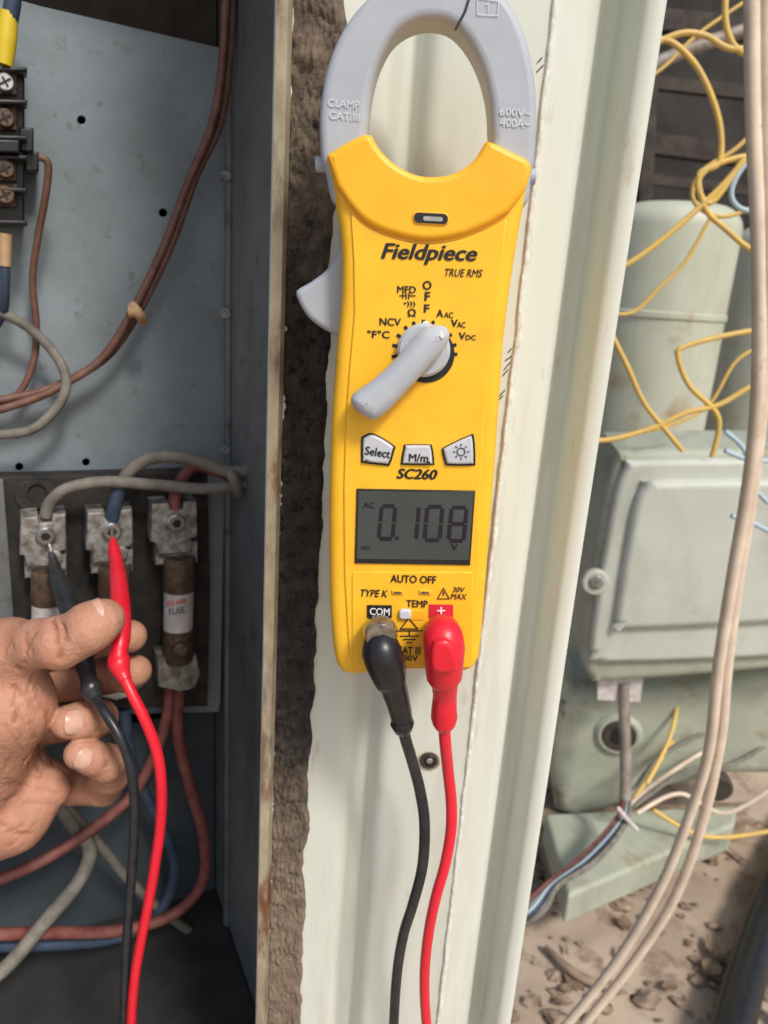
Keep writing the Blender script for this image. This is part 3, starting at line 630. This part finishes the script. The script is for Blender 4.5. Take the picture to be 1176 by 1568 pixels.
for i,(x,y) in enumerate(((68,790),(170,783),(269,770))):
    dk=.034
    plate(FB,'terminal_lug',[(x-36,y+3),(x-10,y+1),(x-8,y+12),(x+12,y+10),(x+12,y-2),(x+33,y-3),(x+34,y+52),(x+22,y+56),(x+24,y+76),(x-26,y+80),(x-30,y+62),(x-38,y+60)],dk,.018,.0012,M['tin'])
    k=FB.mm(x,y+32,dk)
    cyl(FB,'lug_screw',x+2,y+32,dk+.003,14*k,.006,M['steel'],24,.0008);cyl(FB,'lug_socket',x+2,y+32,dk+.0032,7*k,.001,M['ink'],6,.0001)
    cyl(FB,'lug_side_ring',x+14,y+66,dk+.001,13*k,.006,M['tin'],20,.001)
    plate(FB,'clip',[(x-30,y+62),(x+34,y+58),(x+34,y+92),(x-30,y+96)],dk-.004,.012,.001,M['tin'])
    k=FB.mm(x,y+110,.03)
    sw(FB,'fuse_cap',[(x+6,y+82,.03),(x+6,y+86,.03),(x+5,y+128,.03),(x+5,y+132,.03)],[20*k,24*k,24*k,22*k],M['bronze'],n=2,segs=24)
    sw(FB,'fuse_body',[(x+5,y+131,.03),(x+4,y+192,.03)],[22.5*k,22.5*k],M['label'],n=2,segs=24)
    sw(FB,'fuse_cap',[(x+4,y+191,.03),(x+4,y+195,.03),(x+4,y+236,.03),(x+4,y+240,.03)],[22*k,24*k,24*k,20*k],M['bronze'],n=2,segs=24)
    cyl(FB,'side_stud',x+8,y+228,.044,12*k,.008,M['bronze'],20,.001)
    plate(FB,'lower_lug',[(x-28,y+238),(x+32,y+234),(x+38,y+262),(x+30,y+284),(x+8,y+290),(x-26,y+282)],dk,.018,.0012,M['tin'])
    if i==2:
        text(FB,'label_print','250 600V',x-14,y+148,x+18,y+156,.0400,M['redlab']); text(FB,'label_print','FUSE',x-10,y+160,x+14,y+170,.0400,M['blwire'])
# ============================================================ RIGHT SIDE
G('junction_box')
YJ=.95;FJ=Fr((0,YJ,.5),(1,-.12,0),(-.12,-1,0))
bodyp=[(945,700),(975,690),(1230,688),(1300,700),(1300,1000),(1250,1020),(940,1046),(905,1040),(890,1010),(893,980),(925,780)]
plate(FJ,'body',crs(bodyp,3,True),0,.14,.012,M['unit'],res=5)
plate(FJ,'cover',crs([(958,716),(985,706),(1230,704),(1290,715),(1290,985),(1230,1004),(930,1016),(908,1000),(906,975),(935,790)],3,True),.012,.02,.008,M['unit2'],res=5)
plate(FJ,'cover_panel',crs([(985,745),(1005,738),(1230,736),(1270,745),(1270,940),(1230,952),(960,966),(944,955),(944,935),(968,790)],3,True),.024,.02,.010,M['unit2'],res=6)
k=FJ.mm(912,893);cyl(FJ,'screw_boss',912,893,.02,20*k,.01,M['unit2'],20,.002);cyl(FJ,'screw',914,893,.024,11*k,.006,M['tin'],16,.002)
plate(FJ,'tag',[(915,1040),(985,1036),(980,1075),(915,1072)],-.02,.002,.0003,M['label'])
def lathe(name,cx,cy,prof,mat,seg=64):
    vs=[];fs=[]
    for r,z in prof:
        for k in range(seg):
            a=2*math.pi*k/seg;vs.append((cx+r*math.cos(a),cy+r*math.sin(a),z))
    for j in range(len(prof)-1):
        for k in range(seg):
            a=j*seg+k;b=j*seg+(k+1)%seg;fs.append((a,b,b+seg,a+seg))
    me=bpy.data.meshes.new(name);me.from_pydata(vs,[],fs);me.update();return link(name,me,mat,ang=35)
def tank(nm,pxl,pxr,pytop,yc,zb=0.05,bands=(),rd=.35):
    G(nm)
    a=W(pxl,pytop+80,yc);b=W(pxr,pytop+80,yc);r=(b.x-a.x)/2;cx=(a.x+b.x)/2;zt=W((pxl+pxr)/2,pytop,yc-r*.3).z
    prof=[(r*.98,zb),(r,zb+.01)]
    for z in bands: prof+=[(r,z-.006),(r*1.025,z-.004),(r*1.025,z+.004),(r,z+.006)]
    for q in range(0,9):
        t=q/8*math.pi/2; prof.append((r*(1-rd)+r*rd*math.cos(t),zt-r*rd*.9+r*rd*.9*math.sin(t)-.0))
    prof.append((.001,zt+r*.03))
    lathe('shell',cx,yc,prof,M['tank'])
tank('compressor',932,1122,310,1.30,bands=(W(1030,484,1.2).z,),rd=.4)
tank('compressor',1112,1330,345,1.62,bands=(),rd=.4)
G('unit_base')
FU=Fr((0,1.05,.3),(1,-.15,0),(-.15,-1,0))
plate(FU,'shell_lower',crs([(850,1040),(880,1060),(1010,1055),(1120,1040),(1300,1030),(1300,1180),(1120,1190),(1010,1215),(960,1235),(850,1245)],3,True),0,.16,.02,M['unit'],res=5)
k=FU.mm(940,1130)
cyl(FU,'grommet_ring',948,1128,.008,36*k,.02,M['unit'],32,.006);cyl(FU,'grommet',948,1128,.010,28*k,.01,M['rust'],28,.004);cyl(FU,'grommet_core',950,1128,.012,15*k,.01,M['blk'],20,.002)
cyl(FU,'knockout',1100,1210,.03,22*k,.02,M['rust'],20,.004)
g1=[GZ(835,1245,.10),GZ(1130,1232,.10),GZ(1125,1262,.10),GZ(870,1372,.10)]
def prism(name,ps,dz,mat,bev=.006):
    vs=[tuple(p) for p in ps]+[(p.x,p.y,p.z-dz) for p in ps];n=len(ps)
    fs=[tuple(range(n))[::-1],tuple(range(n,2*n))]+[(i,(i+1)%n,n+(i+1)%n,n+i) for i in range(n)]
    me=bpy.data.meshes.new(name);me.from_pydata(vs,[],fs);me.update();o=link(name,me,mat,smooth=False)
    b=o.modifiers.new('b','BEVEL');b.width=bev;b.segments=3;return o
prism('base_rail',g1,.05,M['unit'])
prism('base_plinth',[GZ(820,1235,.048),GZ(1150,1225,.048),GZ(1145,1250,.048),GZ(850,1345,.048)],.05,M['clod'])
NG()
ww('conduit',[(955,1046,.93),(956,1100,.92),(958,1170,.90),(957,1240,.88)],.008,M['cu'])
G('wire_bundle')
for i,(mt,off) in enumerate((('blk',0),('gwire',7),('lbl',14),('rwire',-7),('blwire',20),('blk',28),('gwire',35))):
    ww('strand',[(957+off*.15,1225,.88),(950+off*.3,1250,.87),(925+off*.5,1283,.84),(885+off*.6,1322,.80),(840+off*.4,1355,.77),(790+off,1400,.74),(700+off,1450,.72)],.0042,M[mt])
ww('tie',[(945,1236,.86),(958,1252,.855),(975,1270,.86)],.003,M['label'])
for mt,pts in (('ywire',[(960,1240,.9),(1000,1180,.95),(1050,1110,1.0),(1100,1070,1.02),(1176,1030,1.05)]),('cream',[(962,1235,.9),(1010,1195,.94),(1080,1150,.97),(1180,1110,1.0)]),('gwire',[(960,1225,.9),(1010,1160,.95),(1090,1120,.98),(1180,1120,1.0)]),('ywire',[(1000,1240,.9),(1060,1275,.9),(1110,1282,.9),(1180,1272,.9)]),('ywire',[(990,1200,.9),(1025,1130,.95),(1040,1060,1.0),(1045,1000,1.05)]),('gwire',[(970,1235,.9),(1050,1180,.93),(1120,1170,.95),(1190,1130,.97)]),('cream',[(975,1245,.9),(1040,1215,.92),(1110,1245,.9),(1190,1200,.9)])):
    ww('strand',pts,.0032,M[mt])
NG()
ww('cream_cable',[(1150,-120,.50),(1151,0,.50),(1153,180,.50),(1162,400,.50),(1160,600,.51),(1146,740,.52),(1122,880,.53),(1100,1020,.54),(1085,1150,.55),(1055,1250,.56),(1010,1360,.57),(945,1470,.58),(868,1568,.58),(800,1640,.57)],.0046,M['cream'])
ww('cream_cable',[(1172,-120,.50),(1172,0,.50),(1174,200,.50),(1176,420,.50),(1168,600,.515),(1150,760,.525),(1128,900,.535),(1112,1030,.545),(1103,1130,.555),(1075,1260,.565),(1030,1380,.575),(965,1480,.585),(895,1568,.585),(830,1650,.58)],.0046,M['cream'])
Y=.80
def yw(pts,r=.0029,mt='ywire',y=Y):
    ww('yellow_wire' if mt=='ywire' else 'light_blue_wire',[(a,b,y+ (c[0] if c else 0)) for a,b,*c in pts],r,M[mt])
yw([(1000,60),(1030,66),(1065,100),(1090,150),(1103,200),(1100,250),(1070,268),(1080,320),(1110,350),(1150,382),(1190,390)])
yw([(990,74),(1040,52),(1080,55),(1120,75),(1190,70)])
yw([(1190,205),(1150,235),(1100,290),(1040,345),(990,385),(950,410),(900,430)])
yw([(1190,245),(1140,240),(1085,258),(1068,285),(1090,310),(1140,240)])
yw([(1112,-20),(1110,20),(1116,55),(1135,80),(1190,100)])
yw([(930,480),(970,478),(1010,440),(1050,400),(1090,330)],.0025,'ywire',.95)
yw([(1200,500),(1120,512),(1050,530),(1038,545),(1055,590),(1095,630),(1100,660),(1090,700)])
yw([(930,500),(960,560),(985,615),(1020,660),(1045,690)],.0028)
yw([(1200,575),(1150,592),(1100,620),(1050,632),(1000,655),(940,672),(900,675)])
yw([(1200,520),(1130,550),(1080,625),(1000,660)],.0022,'ywire',.9)
yw([(985,125),(1020,100),(1060,60),(1100,30),(1160,-10)],.002,'ywire',.95)
yw([(1190,300),(1120,330),(1080,325),(1060,300),(1075,262),(1130,225),(1190,160)],.0022,'ywire',.85)
yw([(1200,250),(1150,245),(1120,290),(1135,320),(1200,330)],.0026,'lbl')
yw([(1110,660),(1140,690),(1150,740),(1176,770)],.0026,'lbl',.75)
yw([(1110,690),(1150,705),(1200,705)],.0026,'lbl',.75)
yw([(1120,790),(1150,800),(1200,825)],.0026,'lbl',.75)
G('rubber_hose')
hp=[GZ(1240,1250,.03),GZ(1185,1370,.03),GZ(1150,1470,.03),GZ(1120,1580,.03),GZ(1090,1700,.03),GZ(1060,1800,.03)]
sweep('hose',hp,.024,M['blk'],segs=24)
NG()
G('steel_rack')
for (a,b,y,th) in (((960,210),(1260,255),1.9,.03),((960,120),(1260,150),2.0,.02),((960,30),(1260,45),2.0,.03),((960,268),(1260,300),1.85,.015)):
    ww('beam',[(a[0]-200,a[1]-20,y),(b[0]+300,b[1]+40,y)],th,M['rust'],segs=4,n=2)
ww('rack_leg',[(1010,-200,1.75),(985,330,1.75),(970,900,1.75)],.02,M['rust'],segs=4,n=2)
ww('rack_pipe',[(930,140,1.5),(1010,95,1.5),(1100,60,1.5),(1230,20,1.5)],.012,M['cu'],segs=10,n=2)
G('rear_wall')
lb('wall',-3,4,-0.5,2.6,-.1,0,M['wall'],Fr((0,2.5,.5),(1,0,0),(0,-1,0)),bev=.01)
NG()
quadme=bpy.data.meshes.new('ground')
N=260;vs=[];fs=[]
def gc(i): 
    t=(i/N-.5)*2; return math.copysign(abs(t)**5*80+abs(t)*1.0,t)
for j in range(N+1):
    for i in range(N+1):
        x=.6+gc(i);y=1.0+gc(j)
        dd=math.hypot(x-.6,y-1)
        z=(noise.fractal(Vector((x*7,y*7,0)),1,2,6)*.009+noise.noise(Vector((x*25,y*25,3)))*.004)*(1 if dd<2 else .3)
        vs.append((x,y,z-.004))
for j in range(N):
    for i in range(N):
        a=j*(N+1)+i;fs.append((a,a+1,a+N+2,a+N+1))
quadme.from_pydata(vs,[],fs);quadme.update();link('ground',quadme,M['gnd'],ang=180)
def scatter(name,mat,n,fn):
    vs=[];fs=[]
    for _ in range(n): fn(vs,fs)
    me=bpy.data.meshes.new(name);me.from_pydata(vs,[],fs);me.update();link(name,me,mat,ang=60)
CL=[(random.uniform(800,1180),random.uniform(1210,1560)) for _ in range(9)]
def spotp():
    if random.random()<.6:
        c=random.choice(CL); return GZ(c[0]+random.gauss(0,38),max(1185,c[1]+random.gauss(0,26)))
    return GZ(random.uniform(780,1250),random.uniform(1190,1650))
def clod(vs,fs):
    p=spotp(); r=random.choice([.0015,.002,.003,.003,.004,.006,.009])*random.uniform(.6,1.4)
    i=len(vs);R=6;S=9
    sd=random.random()*50
    for a in range(R+1):
        for b in range(S):
            th=math.pi*a/R;ph=2*math.pi*b/S; v=Vector((math.sin(th)*math.cos(ph),math.sin(th)*math.sin(ph),math.cos(th)))
            k=r*(1+.9*noise.noise(v*1.8+Vector((sd,0,0))));vs.append((p.x+v.x*k*1.4,p.y+v.y*k,.000+v.z*k*.5))
    for a in range(R):
        for b in range(S): q=i+a*S+b;w=i+a*S+(b+1)%S;fs.append((q,w,w+S,q+S))
scatter('dirt_clods',M['clod'],330,clod)
def leaf(vs,fs):
    p=spotp(); L_=random.uniform(.012,.034);w=L_*random.uniform(.15,.4);a=random.uniform(0,6.28);i=len(vs);n=7
    cv=random.uniform(-.6,.9)
    for k in range(n+1):
        t=k/n;ww_=w*math.sin(math.pi*min(max(t,.04),.97))
        for s in (-1,0,1):
            x=(t-.5)*L_;y=s*ww_;z=.006+cv*L_*(t-.5)**2+abs(s)*w*.35
            vs.append((p.x+x*math.cos(a)-y*math.sin(a),p.y+x*math.sin(a)+y*math.cos(a),z))
    for k in range(n):
        for s in (0,1): q=i+k*3+s;fs.append((q,q+1,q+4,q+3))
scatter('dry_leaves',M['leaf'],70,leaf)
sweep('twig',[GZ(835,1450,.01),GZ(880,1490,.014),GZ(930,1512,.01),GZ(960,1520,.008)],[.004,.006,.005,.002],M['clod'])
bpy.context.view_layer.update()
for e in EMPT:
    cs=[]
    for c in e.children:
        for b in c.bound_box: cs.append(c.matrix_world@Vector(b))
    if not cs: continue
    ctr=sum(cs,Vector())/len(cs); e.location=ctr
    for c in e.children: c.matrix_parent_inverse=Matrix.Translation(-ctr)
w=bpy.data.worlds.new("World");scn.world=w;w.use_nodes=True;nt=w.node_tree
sk=nt.nodes.new('ShaderNodeTexSky');sk.sky_type='NISHITA';sk.sun_disc=False
sd=Vector((.38,-.60,.80)).normalized()
sk.sun_elevation=math.asin(sd.z);sk.sun_rotation=math.atan2(sd.x,sd.y);sk.dust_density=3;sk.air_density=1.2
nt.links.new(sk.outputs[0],nt.nodes['Background'].inputs[0]);nt.nodes['Background'].inputs[1].default_value=.13
sl=bpy.data.lights.new('sun','SUN');sl.energy=2.7;sl.angle=math.radians(11);sl.color=(1,.95,.88)
so=bpy.data.objects.new('sun',sl);scn.collection.objects.link(so);so.rotation_euler=sd.to_track_quat('Z','Y').to_euler()
scn.view_settings.view_transform='Standard';scn.view_settings.look='None';scn.view_settings.exposure=0
